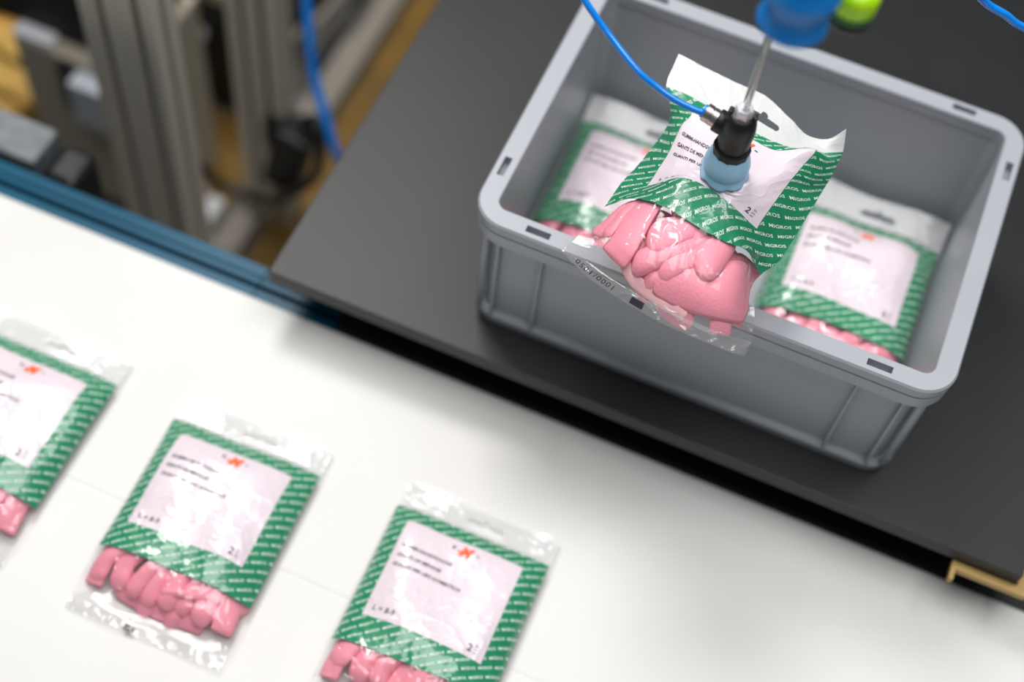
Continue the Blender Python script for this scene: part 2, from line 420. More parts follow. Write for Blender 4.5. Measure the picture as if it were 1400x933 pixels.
class HeldBag:
    """the bag pulled up at its middle by the suction cup"""
    def __init__(self, origin):
        A = np.array(NET) - np.array(origin)
        self.gs = np.linspace(0, BW, 95); self.gt = np.linspace(0, BL, 145)
        rows = np.array([cubic(NET_T, A, t) for t in self.gt])            # (nt, 8, 3)
        self.G = np.array([[cubic(NET_S, r, s) for s in self.gs] for r in rows])   # (nt, ns, 3)
        ds = np.gradient(self.G, axis=1); dt = np.gradient(self.G, axis=0)
        n = np.cross(dt, ds); self.N = n / np.linalg.norm(n, axis=-1, keepdims=True)
        if self.N[70, 45, 2] < 0: self.N = -self.N
        self.seed = 3.3
    def samp(self, A, s, t):
        x = np.clip(s / BW * 94, 0, 93.999); y = np.clip(t / BL * 144, 0, 143.999)
        i = x.astype(int); j = y.astype(int); u = (x - i)[..., None]; v = (y - j)[..., None]
        return (A[j, i] * (1 - u) * (1 - v) + A[j, i + 1] * u * (1 - v) + A[j + 1, i] * (1 - u) * v + A[j + 1, i + 1] * u * v)
    def top(self, s, t):
        return self.samp(self.G, s, t) + self.samp(self.N, s, t) * (crinkle(s, t, self.seed) * 0.75)[..., None]
    def back(self, s, t):
        u = np.clip(np.abs(2 * s / BW - 1), 0, 1)
        e = (1 - u ** 3) * np.sin(np.clip((t - 0.026) / 0.05, 0, 1) * math.pi / 2) * np.sin(np.clip((T_SEAL - t) / 0.03, 0, 1) * math.pi / 2)
        p = self.samp(self.G, s, t) - self.samp(self.N, s, t) * 0.0006
        p[..., 2] -= 0.034 * e
        return p

def lift(bag, s, t, h):
    """point h metres outside the top film"""
    s = np.asarray(s, float); t = np.asarray(t, float)
    d = 0.0012
    p = bag.top(s, t)
    a = bag.top(np.clip(s + d, 0, BW), t) - bag.top(np.clip(s - d, 0, BW), t)
    b = bag.top(s, np.clip(t + d, 0, BL)) - bag.top(s, np.clip(t - d, 0, BL))
    n = np.cross(b, a); n /= np.linalg.norm(n, axis=-1, keepdims=True) + 1e-12
    n = np.where(n[..., 2:3] < 0, -n, n)
    return p + n * np.asarray(h)[..., None]

def lin(a, b, step):
    return np.linspace(a, b, max(2, int(round((b - a) / step)) + 1))
def patch(name, fn, sv, tv, m, parent, keep=None, snap=None):
    Sg, Tg = np.meshgrid(sv, tv)
    if snap: Sg, Tg = snap(Sg.copy(), Tg.copy())
    V = fn(Sg, Tg).reshape(-1, 3); ns, nt = len(sv), len(tv)
    F = []
    for j in range(nt - 1):
        for i in range(ns - 1):
            if keep and not keep((Sg[j, i] + Sg[j, i + 1] + Sg[j + 1, i] + Sg[j + 1, i + 1]) / 4, (Tg[j, i] + Tg[j + 1, i] + Tg[j, i + 1] + Tg[j + 1, i + 1]) / 4): continue
            a = j * ns + i; F.append((a, a + ns, a + ns + 1, a + 1))
    used = sorted({v for f in F for v in f}); re = {v: k for k, v in enumerate(used)}
    return mesh_np(name, V[used], [tuple(re[v] for v in f) for f in F], m, parent)

# hanger slot of the header: a wide bar with a round notch towards the top edge
SLOT_S, SLOT_T = 0.077, 0.0150
def slot_poly():
    P = []
    hw, hh, r = 0.0165, 0.0026, 0.0036
    for k in range(9):
        a = math.radians(-90 + 180 * k / 8); P.append((SLOT_S + hw - hh + hh * math.cos(a), SLOT_T - hh * math.sin(a)))
    for k in range(9):
        a = math.radians(15 + 150 * k / 8); P.append((SLOT_S + r * math.cos(a), SLOT_T - hh - r * math.sin(a) + 0.001))
    for k in range(9):
        a = math.radians(90 + 180 * k / 8); P.append((SLOT_S - hw + hh + hh * math.cos(a), SLOT_T - hh * math.sin(a)))
    return P
SLOT = slot_poly()
def in_slot(x, y):
    c = False; n = len(SLOT)
    for i in range(n):
        (x1, y1), (x2, y2) = SLOT[i], SLOT[(i + 1) % n]
        if (y1 > y) != (y2 > y) and x < (x2 - x1) * (y - y1) / (y2 - y1) + x1: c = not c
    return c
def slot_snap(Sg, Tg):
    Q = []
    for i in range(len(SLOT)):
        a, b = np.array(SLOT[i]), np.array(SLOT[(i + 1) % len(SLOT)])
        n = max(1, int(np.linalg.norm(b - a) / 0.0002))
        for k in range(n): Q.append(a + (b - a) * k / n)
    Q = np.array(Q)
    for i in np.ndindex(Sg.shape):
        if abs(Sg[i] - SLOT_S) < 0.019 and abs(Tg[i] - SLOT_T) < 0.0085:
            d = np.hypot(Q[:, 0] - Sg[i], Q[:, 1] - Tg[i]); k = int(d.argmin())
            if d[k] < 0.00048: Sg[i], Tg[i] = Q[k]
    return Sg, Tg

# flat lettering, made once in (s, t) and laid onto every bag
def text_flat(txt, size, x, y, ang=0.0, bold=0.0, shear=0.0, align='LEFT', space=1.0):
    c = bpy.data.curves.new('word', 'FONT'); c.body = txt; c.size = size; c.offset = bold; c.shear = shear
    c.align_x = align; c.space_character = space; c.resolution_u = 2; c.fill_mode = 'FRONT'
    o = bpy.data.objects.new('word', c); COL.objects.link(o)
    bpy.context.view_layer.update()
    me = o.evaluated_get(bpy.context.evaluated_depsgraph_get()).to_mesh()
    ca, sa = math.cos(ang), math.sin(ang)
    V = [(x + ca * v.co.x - sa * v.co.y, y - (sa * v.co.x + ca * v.co.y)) for v in me.vertices]
    F = [tuple(p.vertices) for p in me.polygons]
    bpy.data.objects.remove(o); bpy.data.curves.remove(c)
    return V, F
def merge(parts):
    V, F = [], []
    for v, f in parts:
        k = len(V); V += v; F += [tuple(i + k for i in g) for g in f]
    return V, F
def shift(word, x, y): return ([(a + x, b + y) for a, b in word[0]], word[1])

ANG = math.radians(33)
w0 = text_flat('MIGROS', 0.0032, 0, 0, ANG, 0.00008, 0, 'LEFT', 1.04)
word_len = max(math.hypot(a, b) for a, b in w0[0]) + 0.0022
pitch = 0.0072
cells = []
ca, sa = math.cos(ANG), math.sin(ANG)
for r in range(-20, 45):
    for k in range(-18, 26):
        a = k * word_len + (r % 3) * word_len * 0.37; b = r * pitch
        x, y = a * ca + b * sa - 0.02, -a * sa + b * ca + 0.0
        if -0.02 < x < BW + 0.005 and T_GREEN0 - 0.012 < y < T_GREEN1 + 0.016: cells.append(shift(w0, x, y))
V, F = merge(cells)
bm = bmesh.new(); bv = [bm.verts.new((a, b, 0)) for a, b in V]
for f in F: bm.faces.new([bv[i] for i in f])
g = 0.0003
for co, no in (((g, 0, 0), (1, 0, 0)), ((BW - g, 0, 0), (1, 0, 0)), ((0, T_GREEN0 + g, 0), (0, 1, 0)), ((0, T_GREEN1 - g, 0), (0, 1, 0)),
               ((LAB[0] - g, 0, 0), (1, 0, 0)), ((LAB[1] + g, 0, 0), (1, 0, 0)), ((0, LAB[2] - g, 0), (0, 1, 0)), ((0, LAB[3] + g, 0), (0, 1, 0))):
    bmesh.ops.bisect_plane(bm, geom=bm.verts[:] + bm.edges[:] + bm.faces[:], plane_co=co, plane_no=no)
bad = []
for f in bm.faces:
    c = f.calc_center_median()
    if not (g < c.x < BW - g and T_GREEN0 + g < c.y < T_GREEN1 - g) or (LAB[0] - g < c.x < LAB[1] + g and LAB[2] - g < c.y < LAB[3] + g): bad.append(f)
bmesh.ops.delete(bm, geom=bad, context='FACES')
for v in [v for v in bm.verts if not v.link_faces]: bm.verts.remove(v)
bm.verts.index_update()
WORDS = ([(v.co.x, v.co.y) for v in bm.verts], [tuple(v.index for v in f.verts) for f in bm.faces]); bm.free()

s0 = LAB[0]; t0 = LAB[2]
LABEL_TEXT = [text_flat('GUMMI-HANDSCHUHE', 0.0044, s0 + 0.005, t0 + 0.0265, 0, 0.00009, 0.12),
                    text_flat('GANTS DE MENAGE', 0.0044, s0 + 0.005, t0 + 0.0357, 0, 0.00009, 0.12),
                    text_flat('GUANTI PER USO DOMESTICO', 0.0044, s0 + 0.005, t0 + 0.0449, 0, 0.00009, 0.12),
                    text_flat('L = 8-9', 0.0066, s0 + 0.006, t0 + 0.087, 0, 0.00002, 0.12),
                    text_flat('2', 0.0090, s0 + 0.0905, t0 + 0.088, 0, 0.0001, 0.0),
                    merge([text_flat('Stk.', 0.0024, s0 + 0.0965, t0 + 0.0825), text_flat('pcs.', 0.0024, s0 + 0.0965, t0 + 0.0853), text_flat('pzi.', 0.0024, s0 + 0.0965, t0 + 0.0881)])]
LOGO_M = merge([text_flat('M', 0.0120, s0 + 0.0520, t0 + 0.0135, 0, 0.0009, 0.28), text_flat('-', 0.0118, s0 + 0.0495, t0 + 0.0130, 0, 0.0004)])
LOGO_SMALL = merge([text_flat('c', 0.0065, s0 + 0.0445, t0 + 0.0098, 0, 0.00025), text_flat('~', 0.0055, s0 + 0.0665, t0 + 0.0105, 0, 0.0001)])
CODE = merge([text_flat('0501/0001', 0.0062, 0.0105, 0.2125, 0, 0.0, 0, 'LEFT', 1.15)])

def decal(name, bag, flat, h, m, parent, cut=False):
    V = np.array(flat[0])
    P = lift(bag, V[:, 0], V[:, 1], np.full(len(V), h))
    o = mesh_np(name, P, flat[1], m, parent, True)
    return o

def make_bag(bag, label, loc, rz, group, fine=1.0, held=False):
    root = thing('glove_bag', label, 'bag', loc, rz, group)
    st = 0.0022 * fine
    sl = lin(0, LAB[0], st); sm = lin(LAB[0], LAB[1], st)[1:-1]; sr = lin(LAB[1], BW, st)
    SV = np.concatenate([sl, sm, sr])
    tA = lin(T_GREEN0, LAB[2], st); tB = lin(LAB[2], LAB[3], st); tC = lin(LAB[3], T_GREEN1, st)
    TG = np.concatenate([tA, tB[1:-1], tC])
    inl = lambda s, t: LAB[0] < s < LAB[1] and LAB[2] < t < LAB[3]
    patch('header_strip', bag.top, lin(0, BW, 0.0009 if held else 0.0013), lin(0, T_GREEN0, 0.0009 if held else 0.0013), M['header'] if held else M['film_header'], root,
          keep=lambda s, t: not in_slot(s, t), snap=slot_snap)
    gp = patch('green_print', bag.top, SV, TG, M['green'], root, keep=lambda s, t: not inl(s, t))
    lp = patch('label_panel', bag.top, lin(LAB[0], LAB[1], 0.0012), lin(LAB[2], LAB[3], 0.0012), M['label'], root)
    sf = 0.0014 * fine
    patch('clear_window', bag.top, lin(0, BW, sf), lin(T_GREEN1, T_SEAL, sf), M['film' if held else 'film_flat'], root)
    bs = patch('bottom_seal', bag.top, lin(0, BW, sf), lin(T_SEAL, BL, sf), M['film_seal'], root)
    patch('back_film', bag.back, lin(0, BW, 0.004), lin(T_GREEN0, BL, 0.004), M['film'], root)
    decal('brand_lettering', bag, WORDS, 0.0003, M['white_ink'], gp)['kind'] = 'stuff'
    for line in LABEL_TEXT: decal('label_lettering', bag, line, 0.0004, M['black_ink'], lp)['kind'] = 'stuff'
    decal('orange_logo', bag, LOGO_M, 0.0004, M['orange_ink'], lp)
    decal('small_logo_mark', bag, LOGO_SMALL, 0.0004, M['black_ink'], lp)
    if held: decal('batch_code', bag, CODE, 0.0003, M['black_ink'], bs)['kind'] = 'stuff'
    mk = ([(0.0525, 0.2085), (0.0570, 0.2085), (0.0615, 0.2085), (0.0525, 0.2135), (0.0570, 0.2135), (0.0615, 0.2135)], [(0, 3, 4, 1), (1, 4, 5, 2)])
    decal('black_print_mark', bag, mk, 0.0002, M['black_ink'], bs)
    return root

# gloves: flattened fingers and cuffs given in bag coordinates (s, t) and depth below the film
def finger(bag, pts, w, hgt, depth, taper=0.85, flat_end=False, n=14, seg=14):
    """pts: (s, t) path from the hidden root to the tip"""
    P = catmull([(a, b, 0) for a, b in pts], 8)
    L = [0.0]
    for a, b in zip(P, P[1:]): L.append(L[-1] + (b - a).length)
    tot = L[-1]; ss, tt, hh, F = [], [], [], []
    ks = [0, .02, .06, .12] + list(np.linspace(.2, .8, 7)) + [.87, .92, .955, .98, .993, 1.0]
    for kk in ks:
        d = kk * tot; i = max(j for j in range(len(L)) if L[j] <= d + 1e-9); i = min(i, len(P) - 2)
        f = (d - L[i]) / (L[i + 1] - L[i]); p = P[i].lerp(P[i + 1], f); tg = (P[i + 1] - P[i]).normalized()
        side = Vector((-tg.y, tg.x, 0))
        rw = w * (taper + (1 - taper) * min(1, kk * 1.3))
        q = (tot - d) / (w * (0.9 if not flat_end else 0.12)); e = math.sqrt(max(0.0, 1 - (1 - min(1, q)) ** 2))
        q0 = d / (w * 0.5); e0 = math.sqrt(max(0.0, 1 - (1 - min(1, q0)) ** 2))
        e = max(0.03, e * e0)
        for k in range(n):
            a = 2 * math.pi * k / n
            c, s_ = math.cos(a), math.sin(a)
            ss.append(p.x + side.x * rw * e * c); tt.append(p.y + side.y * rw * e * c); hh.append(-depth - hgt + hgt * e * s_)
    m_ = len(ks)
    for r in range(m_ - 1):
        for k in range(n): F.append((r * n + k, r * n + (k + 1) % n, (r + 1) * n + (k + 1) % n, (r + 1) * n + k))
    F.append(tuple(range(n))[::-1]); F.append(tuple((m_ - 1) * n + k for k in range(n)))
    V = lift_smooth(bag, np.array(ss), np.array(tt), np.array(hh))
    return V, F

def lift_smooth(bag, s, t, h):
    s = np.clip(s, 0.001, BW - 0.001); t = np.clip(t, 0.03, BL - 0.004)
    sd = bag.seed
    P = bag.top(s, t)
    if isinstance(bag, FlatBag):
        P[..., 2] = np.maximum(P[..., 2] + h, 0.0024 + 0.02 * (h + 0.03)); return P
    P[..., 2] += h
    return P

def make_gloves(bag, label, loc, rz, group, layout):
    root = thing('rubber_gloves', label, 'gloves', loc, rz, group)
    for kind, pts, w, hg, dep in layout:
        V, F = finger(bag, pts, w, hg, dep + 0.0008, taper=1.0 if kind == 'cuff' else 0.85, flat_end=(kind in ('cuff', 'palm_fold')))
        mesh_np(kind, V, F, M['rubber_in'] if kind == 'cuff_lining' else M['rubber'], root)
    return root

HELD = [  # kind, path, half width, half height, depth below film
    ('palm', [(0.035, 0.055), (0.071, 0.11), (0.075, 0.160)], 0.040, 0.008, 0.008),
    ('palm', [(0.026, 0.168), (0.071, 0.174), (0.127, 0.168)], 0.021, 0.005, 0.0140),
    ('cuff', [(0.036, 0.150), (0.031, 0.170), (0.0265, 0.1925)], 0.0105, 0.0026, 0.0022),
    ('cuff_roll', [(0.022, 0.158), (0.014, 0.168), (0.007, 0.184)], 0.0050, 0.0024, 0.0030),
    ('cuff_roll', [(0.026, 0.155), (0.019, 0.166), (0.0135, 0.183)], 0.0040, 0.0024, 0.0020),
    ('finger', [(0.082, 0.150), (0.064, 0.164), (0.0435, 0.1765)], 0.0088, 0.0050, 0.0015),
    ('finger', [(0.088, 0.157), (0.066, 0.172), (0.040, 0.1895)], 0.0074, 0.0048, 0.0040),
    ('finger', [(0.094, 0.160), (0.079, 0.173), (0.061, 0.188)], 0.0074, 0.0046, 0.0050),
    ('finger', [(0.084, 0.178), (0.068, 0.187), (0.052, 0.193)], 0.0062, 0.0040, 0.0085),
    ('finger', [(0.060, 0.152), (0.072, 0.156), (0.084, 0.160)], 0.0085, 0.0040, 0.0022),
    ('thumb', [(0.102, 0.148), (0.096, 0.162), (0.0880, 0.1800)], 0.0130, 0.0060, 0.0008),
    ('palm_fold', [(0.058, 0.184), (0.090, 0.183), (0.131, 0.175)], 0.0160, 0.0028, 0.0075),
    ('cuff', [(0.124, 0.150), (0.126, 0.170), (0.122, 0.190)], 0.0115, 0.0026, 0.0130),
    ('finger', [(0.064, 0.190), (0.078, 0.197), (0.098, 0.1985)], 0.0070, 0.0035, 0.0135),
    ('finger', [(0.045, 0.184), (0.053, 0.192), (0.064, 0.1975)], 0.0065, 0.0030, 0.0130),
    ('cuff', [(0.112, 0.180), (0.117, 0.190), (0.119, 0.1995)], 0.0085, 0.0030, 0.0120),
    ('cuff_lining', [(0.030, 0.186), (0.050, 0.195), (0.092, 0.199)], 0.0040, 0.0016, 0.0100),
]
def flat_layout(seed):
    r = random.Random(seed); L = [('palm', [(0.045, 0.055), (0.070, 0.10), (0.072, 0.160)], 0.050, 0.007, 0.006)]
    x = 0.016; k = 0
    while x < 0.126:
        w = r.uniform(0.0072, 0.0105); e = 0.186 - 0.010 * r.random() + 0.006 * math.sin(x * 22)
        L.append(('finger', [(x + r.uniform(0.004, 0.016), 0.148), (x + r.uniform(-.001, .006), 0.166), (x + r.uniform(-.004, .004), e)], w, 0.0052, 0.0010 + 0.0025 * (k % 2)))
        x += w * 1.75; k += 1
    L += [('palm_fold', [(0.030, 0.180), (0.070, 0.183), (0.112, 0.180)], 0.0135, 0.004, 0.0095),
          ('cuff', [(0.016, 0.152), (0.013, 0.170), (0.012, 0.190)], 0.0085, 0.003, 0.0040),
          ('cuff', [(0.124, 0.152), (0.127, 0.170), (0.128, 0.188)], 0.0090, 0.003, 0.0030),
          ('finger', [(0.050, 0.176), (0.060, 0.188), (0.056, 0.1965)], 0.0085, 0.0042, 0.0075),
          ('finger', [(0.092, 0.176), (0.086, 0.188), (0.090, 0.1965)], 0.0090, 0.0042, 0.0075),
          ('cuff_roll', [(0.070, 0.178), (0.096, 0.172), (0.118, 0.166)], 0.0035, 0.002, 0.0005)]
    return L

ORG = (0.1790, 0.0520, 0.2400)
held = HeldBag(ORG)
make_bag(held, 'glove bag lifted in the air by the suction cup', ORG, 0, 'green and pink glove bags', 0.62, True)
make_gloves(held, 'pink rubber gloves inside the bag hanging from the suction cup', ORG, 0, 'folded pink gloves in bags', HELD)
SPOTS = [
    ('glove bag on the belt with only its right part in frame', 'pink rubber gloves in the bag cut off at the left frame edge', (-0.395, -0.1335, BZ + 0.0002), 0.004, 1.0, 0.030, 0.0),
    ('middle glove bag on the white belt, seen whole with its window', 'pink rubber gloves in the middle bag on the white belt', (-0.1942, -0.1405, BZ + 0.0002), 0.022, 2.4, 0.030, 0.0),
    ('glove bag on the belt nearest the bottom frame edge', 'pink rubber gloves in the bag cut off by the bottom frame edge', (0.0185, -0.1330, BZ + 0.0002), 0.009, 6.0, 0.030, 0.0),
    ('glove bag inside the crate at its left end', 'pink rubber gloves in the bag at the left end of the crate', (0.0222, 0.2690, 0.0064), 0.0, 4.2, 0.036, 0.016),
    ('glove bag inside the crate at its right end', 'pink rubber gloves in the bag at the right end of the crate', (0.2365, 0.2690, 0.0064), 0.0, 8.7, 0.036, 0.020),
]
for lb, lg, loc, rz, seed, th, lf in SPOTS:
    b = FlatBag(seed, th, lf)
    make_bag(b, lb, loc, rz, 'green and pink glove bags')
    make_gloves(b, lg, loc, rz, 'folded pink gloves in bags', flat_layout(seed))

# ---------------------------------------------------------------- suction gripper over the held bag
gx, gy = 0.1790, 0.0520
g = thing('suction_gripper', 'black and steel suction gripper with light blue cup', 'gripper', (gx, gy, 0.2484))
def cupwob(r, z, a):
    if z < 0.004: return r * (1 + 0.035 * math.sin(7 * a) + 0.02 * math.sin(13 * a + 1)), z + 0.0006 * math.sin(5 * a)
    return r, z
obj('suction_cup', lathe([(0.004, 0.0006), (0.0172, 0.0004), (0.0182, 0.0010), (0.0180, 0.0022), (0.0165, 0.0050), (0.0158, 0.0072), (0.0162, 0.0086), (0.0170, 0.0100),
     (0.0171, 0.0140), (0.0160, 0.0190), (0.0142, 0.0235), (0.0128, 0.0275), (0.0060, 0.0280)], 56, cupwob), M['cup'], g, True)
bm = bmesh.new()
for k in range(12):       # twelve-sided clamp ring
    a0, a1 = 2 * math.pi * k / 12 + 0.1, 2 * math.pi * (k + 1) / 12 + 0.1
    v = [bm.verts.new((r * math.cos(a), r * math.sin(a), z)) for a in (a0, a1) for r, z in ((0.0108, 0.0255), (0.0134, 0.0255), (0.0139, 0.0265), (0.0139, 0.0315), (0.0134, 0.0325), (0.0108, 0.0325))]
    for i in range(6): bm.faces.new((v[i], v[(i + 1) % 6], v[6 + (i + 1) % 6], v[6 + i]))
bmesh.ops.remove_doubles(bm, verts=bm.verts[:], dist=1e-6)
obj('clamp_ring', bm, M['black_plastic'], g)
obj('elbow_body', lathe([(0.0116, 0.0280), (0.0118, 0.0310), (0.0117, 0.0340), (0.0122, 0.0440), (0.0124, 0.0530), (0.0116, 0.0590), (0.0098, 0.0630), (0.0078, 0.0655), (0.0040, 0.0658)], 40), M['black_plastic'], g, True)
d = Vector((-0.94, 0.10, 0.20)).normalized(); p0 = Vector((0, 0, 0.0465)); 
obj('side_port', lathe([(0.0075, 0.004), (0.0080, 0.009), (0.0087, 0.0115), (0.0089, 0.0160), (0.0084, 0.0175), (0.004, 0.0176)], 32, mtx=along(p0, p0 + d)), M['black_plastic'], g, True)
obj('collar', lathe([(0.0060, 0.0172), (0.0070, 0.0174), (0.0070, 0.0215), (0.0066, 0.0220), (0.0066, 0.0226), (0.0070, 0.0231), (0.0070, 0.0272), (0.0060, 0.0276)], 36, mtx=along(p0, p0 + d)), M['nickel'], g)
obj('release_ring', lathe([(0.0040, 0.0274), (0.0052, 0.0275), (0.0052, 0.0292), (0.0040, 0.0294)], 28, mtx=along(p0, p0 + d)), M['tube'], g)
bm = lathe([(0.0058, 0.0650), (0.0070, 0.0656), (0.0070, 0.0720), (0.0060, 0.0732), (0.0036, 0.0733)], 6); obj('hex_nut', bm, M['zinc'], g)
for a in (0.25, 1.57, 3.05):
    m4 = Matrix.Rotation(a, 4, 'Z')
    obj('grip_lug', bbox(0.0072, 0.0108, -0.0030, 0.0030, 0.0570, 0.0670, 0.0010, 2, m4), M['black_plastic'], g)
obj('rod', lathe([(0.0028, 0.066), (0.0028, 0.285)], 24), M['steel'], g, True)
obj('rod_mount', bbox(-0.02, 0.02, -0.02, 0.02, 0.285, 0.300, 0.003), M['black_plastic'], g)

hs = Vector((gx, gy, 0.2484)) + p0 + d * 0.024
tag(obj('air_hose', tube([hs, (0.1430, 0.0525, 0.3015), (0.1280, 0.0520, 0.305), (0.113, 0.0530, 0.310), (0.097, 0.0550, 0.317), (0.069, 0.0660, 0.330), (0.047, 0.0730, 0.345), (0.035, 0.080, 0.355), (0.022, 0.105, 0.40)], 0.0025, 16, 12), M['tube'], smooth=True),
    'thin blue air hose plugged into the suction gripper', 'hose')
tag(obj('air_hose', tube([(0.27, 0.175, 0.40), (0.304, 0.200, 0.352), (0.325, 0.206, 0.340), (0.345, 0.211, 0.330), (0.40, 0.228, 0.318)], 0.0030, 14, 10), M['tube'], smooth=True),
    'thin blue air hose crossing the top right corner', 'hose')

bc = thing('bellows_cup', 'deep blue ribbed bellows cup at the top edge', 'suction cup', (0.1920, 0.0075, 0.4550))
bc.scale = (0.80, 0.80, 0.80)
def bwob(r, z, a):
    if z < 0.018: return r * (1 + 0.012 * math.cos(22 * a) * (1 - z / 0.018)), z
    return r, z
obj('bellows', lathe([(0.018, 0.003), (0.0262, 0.000), (0.0275, 0.0014), (0.0272, 0.004), (0.0245, 0.012), (0.0225, 0.018), (0.0235, 0.023), (0.0280, 0.030),
     (0.0292, 0.036), (0.0285, 0.042), (0.0235, 0.050), (0.0215, 0.055), (0.024, 0.062), (0.026, 0.068), (0.022, 0.076), (0.012, 0.080)], 88, bwob), M['blue_rubber'], bc, True)
obj('stem', lathe([(0.010, 0.079), (0.010, 0.13)], 24), M['steel'], bc, True)
vc = thing('valve_body', 'lime green capped round valve beside the blue cup', 'valve', (0.2225, 0.0400, 0.4400))
vc.scale = (0.74, 0.74, 0.74)
obj('base_ring', lathe([(0.012, 0.0), (0.0165, 0.0008), (0.0175, 0.003), (0.0175, 0.010), (0.010, 0.0105)], 40), M['black_plastic'], vc, True)
obj('lower_band', lathe([(0.010, 0.0105), (0.0180, 0.011), (0.0186, 0.013), (0.0186, 0.0175), (0.010, 0.018)], 40), M['dgreen'], vc, True)
obj('cap', lathe([(0.010, 0.0182), (0.0185, 0.0185), (0.0192, 0.021), (0.0192, 0.034), (0.017, 0.040), (0.006, 0.041)], 40), M['lime'], vc, True)
obj('stem', lathe([(0.005, 0.0405), (0.005, 0.10)], 20), M['steel'], vc, True)

# ---------------------------------------------------------------- machinery beyond the table, down on the floor
def profile_post(label, x0, x1, y0, y1, z1, slots_x, slots_y):
    r = thing('aluminium_post', label, 'post', ((x0 + x1) / 2, (y0 + y1) / 2, FZ), 0, 'aluminium profile posts')
    cx, cy = (x0 + x1) / 2, (y0 + y1) / 2; sw, sd = 0.0045, 0.009
    core = bbox(x0 - cx + sd, x1 - cx - sd, y0 - cy + sd, y1 - cy - sd, 0.0, z1 - FZ)
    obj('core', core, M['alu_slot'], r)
    def strips(a, b, slots):
        e = [a] + [q for s_ in slots for q in (s_ - sw, s_ + sw)] + [b]
        return [(e[i], e[i + 1]) for i in range(0, len(e), 2)]
    for a, b in strips(x0, x1, slots_x):
        for ya, yb in ((y0, y0 + sd), (y1 - sd, y1)): obj('profile_face', bbox(a - cx, b - cx, ya - cy, yb - cy, 0, z1 - FZ, 0.0015, 2), M['alu'], r)
    for a, b in strips(y0 + sd, y1 - sd, slots_y):
        for xa, xb in ((x0, x0 + sd), (x1 - sd, x1)): obj('profile_face', bbox(xa - cx, xb - cx, a - cy, b - cy, 0, z1 - FZ, 0.0015, 2), M['alu'], r)
    return r
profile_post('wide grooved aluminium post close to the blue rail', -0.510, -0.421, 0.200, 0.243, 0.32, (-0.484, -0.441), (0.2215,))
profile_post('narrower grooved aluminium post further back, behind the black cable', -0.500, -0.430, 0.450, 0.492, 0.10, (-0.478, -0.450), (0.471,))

h = thing('machine_housing', 'grey sheet metal housing behind the widest aluminium post', 'housing', (-0.66, 0.42, FZ))
obj('cabinet', bbox(-0.097, 0.075, -0.07, 0.10, 0, 0.345, 0.004), M['housing'], h)
obj('control_box', bbox(-0.004, 0.075, -0.098, -0.0705, 0.255, 0.335, 0.004), M['pale'], h); tag(h.children[-1], 'pale grey control box')
obj('recess_panel', bbox(-0.030, -0.006, -0.080, -0.0705, 0.255, 0.34, 0.002), M['black_plastic'], h); tag(h.children[-1], 'narrow black panel')
obj('vent_slot', bbox(-0.03, 0.07, -0.074, -0.0705, 0.045, 0.06, 0.001), M['black_plastic'], h)
tag(obj('plastic_tray', bbox(-0.757, -0.700, 0.351, 0.373, FZ + 0.3455, FZ + 0.358, 0.004, 3), M['white_plastic']), 'small white tray on top of the grey machine housing', 'tray')
tag(obj('sensor_unit', bbox(-0.640, -0.590, 0.351, 0.373, FZ + 0.3455, FZ + 0.365, 0.005, 3), M['pale']), 'pale rounded unit on the grey housing against the widest post', 'sensor')

mt = thing('drive_motor', 'black drive motor with grey finned terminal box', 'motor', (-0.4930, 0.0570, -0.150))
mt.scale = (0.85, 0.68, 0.80)
obj('motor_barrel', lathe([(0.02, -0.10), (0.040, -0.099), (0.043, -0.09), (0.043, 0.05), (0.038, 0.058), (0.02, 0.06)], 32, mtx=Matrix.Translation((0, 0, -0.01)) @ Matrix.Rotation(math.radians(90), 4, 'Y')), M['black_plastic'], mt, True)
obj('terminal_box', bbox(-0.09, 0.030, -0.035, 0.035, 0.036, 0.078, 0.005, 2), M['motor'], mt); tag(mt.children[-1], 'grey terminal box')
for k in range(7):
    x = -0.082 + 0.017 * k
    obj('cooling_fin', bbox(x, x + 0.008, -0.050, -0.036, -0.025, 0.034, 0.001), M['motor'], mt)
obj('end_cap', bbox(0.034, 0.080, -0.034, 0.034, -0.060, 0.060, 0.012, 3), M['black_plastic'], mt)
obj('mounting_foot', bbox(-0.07, 0.03, -0.03, 0.03, -0.075, -0.05), M['black'], mt)
obj('pedestal', bbox(-0.05, 0.01, -0.02, 0.02, (FZ + 0.150) / 0.8, -0.074), M['black'], mt)

bc2 = thing('control_unit', 'black control unit lying on the grey housing in the top left corner', 'control unit', (-0.70, 0.43, FZ + 0.3455))
obj('unit_body', bbox(-0.20, 0.10, -0.055, 0.085, 0.0, 0.16, 0.004), M['black_plastic'], bc2)
obj('front_cover', bbox(-0.19, 0.09, -0.058, -0.0551, 0.01, 0.15, 0.001), M['black'], bc2)
obj('brass_plug', lathe([(0.004, 0), (0.008, 0.002), (0.008, 0.008), (0.003, 0.010)], 16, mtx=Matrix.Translation((0.068, -0.058, 0.035)) @ Matrix.Rotation(math.radians(90), 4, 'X')), M['brass'], bc2, True)
mc = thing('black_machine', 'black machine block between the two aluminium posts', 'machine', (-0.665, 0.68, FZ))
obj('machine_body', bbox(-0.075, 0.085, -0.07, 0.10, 0, 0.34, 0.004), M['black_plastic'], mc)
obj('cross_beam', bbox(-0.075, 0.085, -0.090, -0.071, 0.255, 0.280, 0.002), M['housing'], mc)
for x, z in ((-0.020, 0.170), (0.018, 0.168)):
    obj('connector', lathe([(0.008, 0), (0.012, 0.003), (0.012, 0.02), (0.007, 0.024)], 16, mtx=Matrix.Translation((x, -0.071, z)) @ Matrix.Rotation(math.radians(90), 4, 'X')), M['white_plastic'], mc, True)

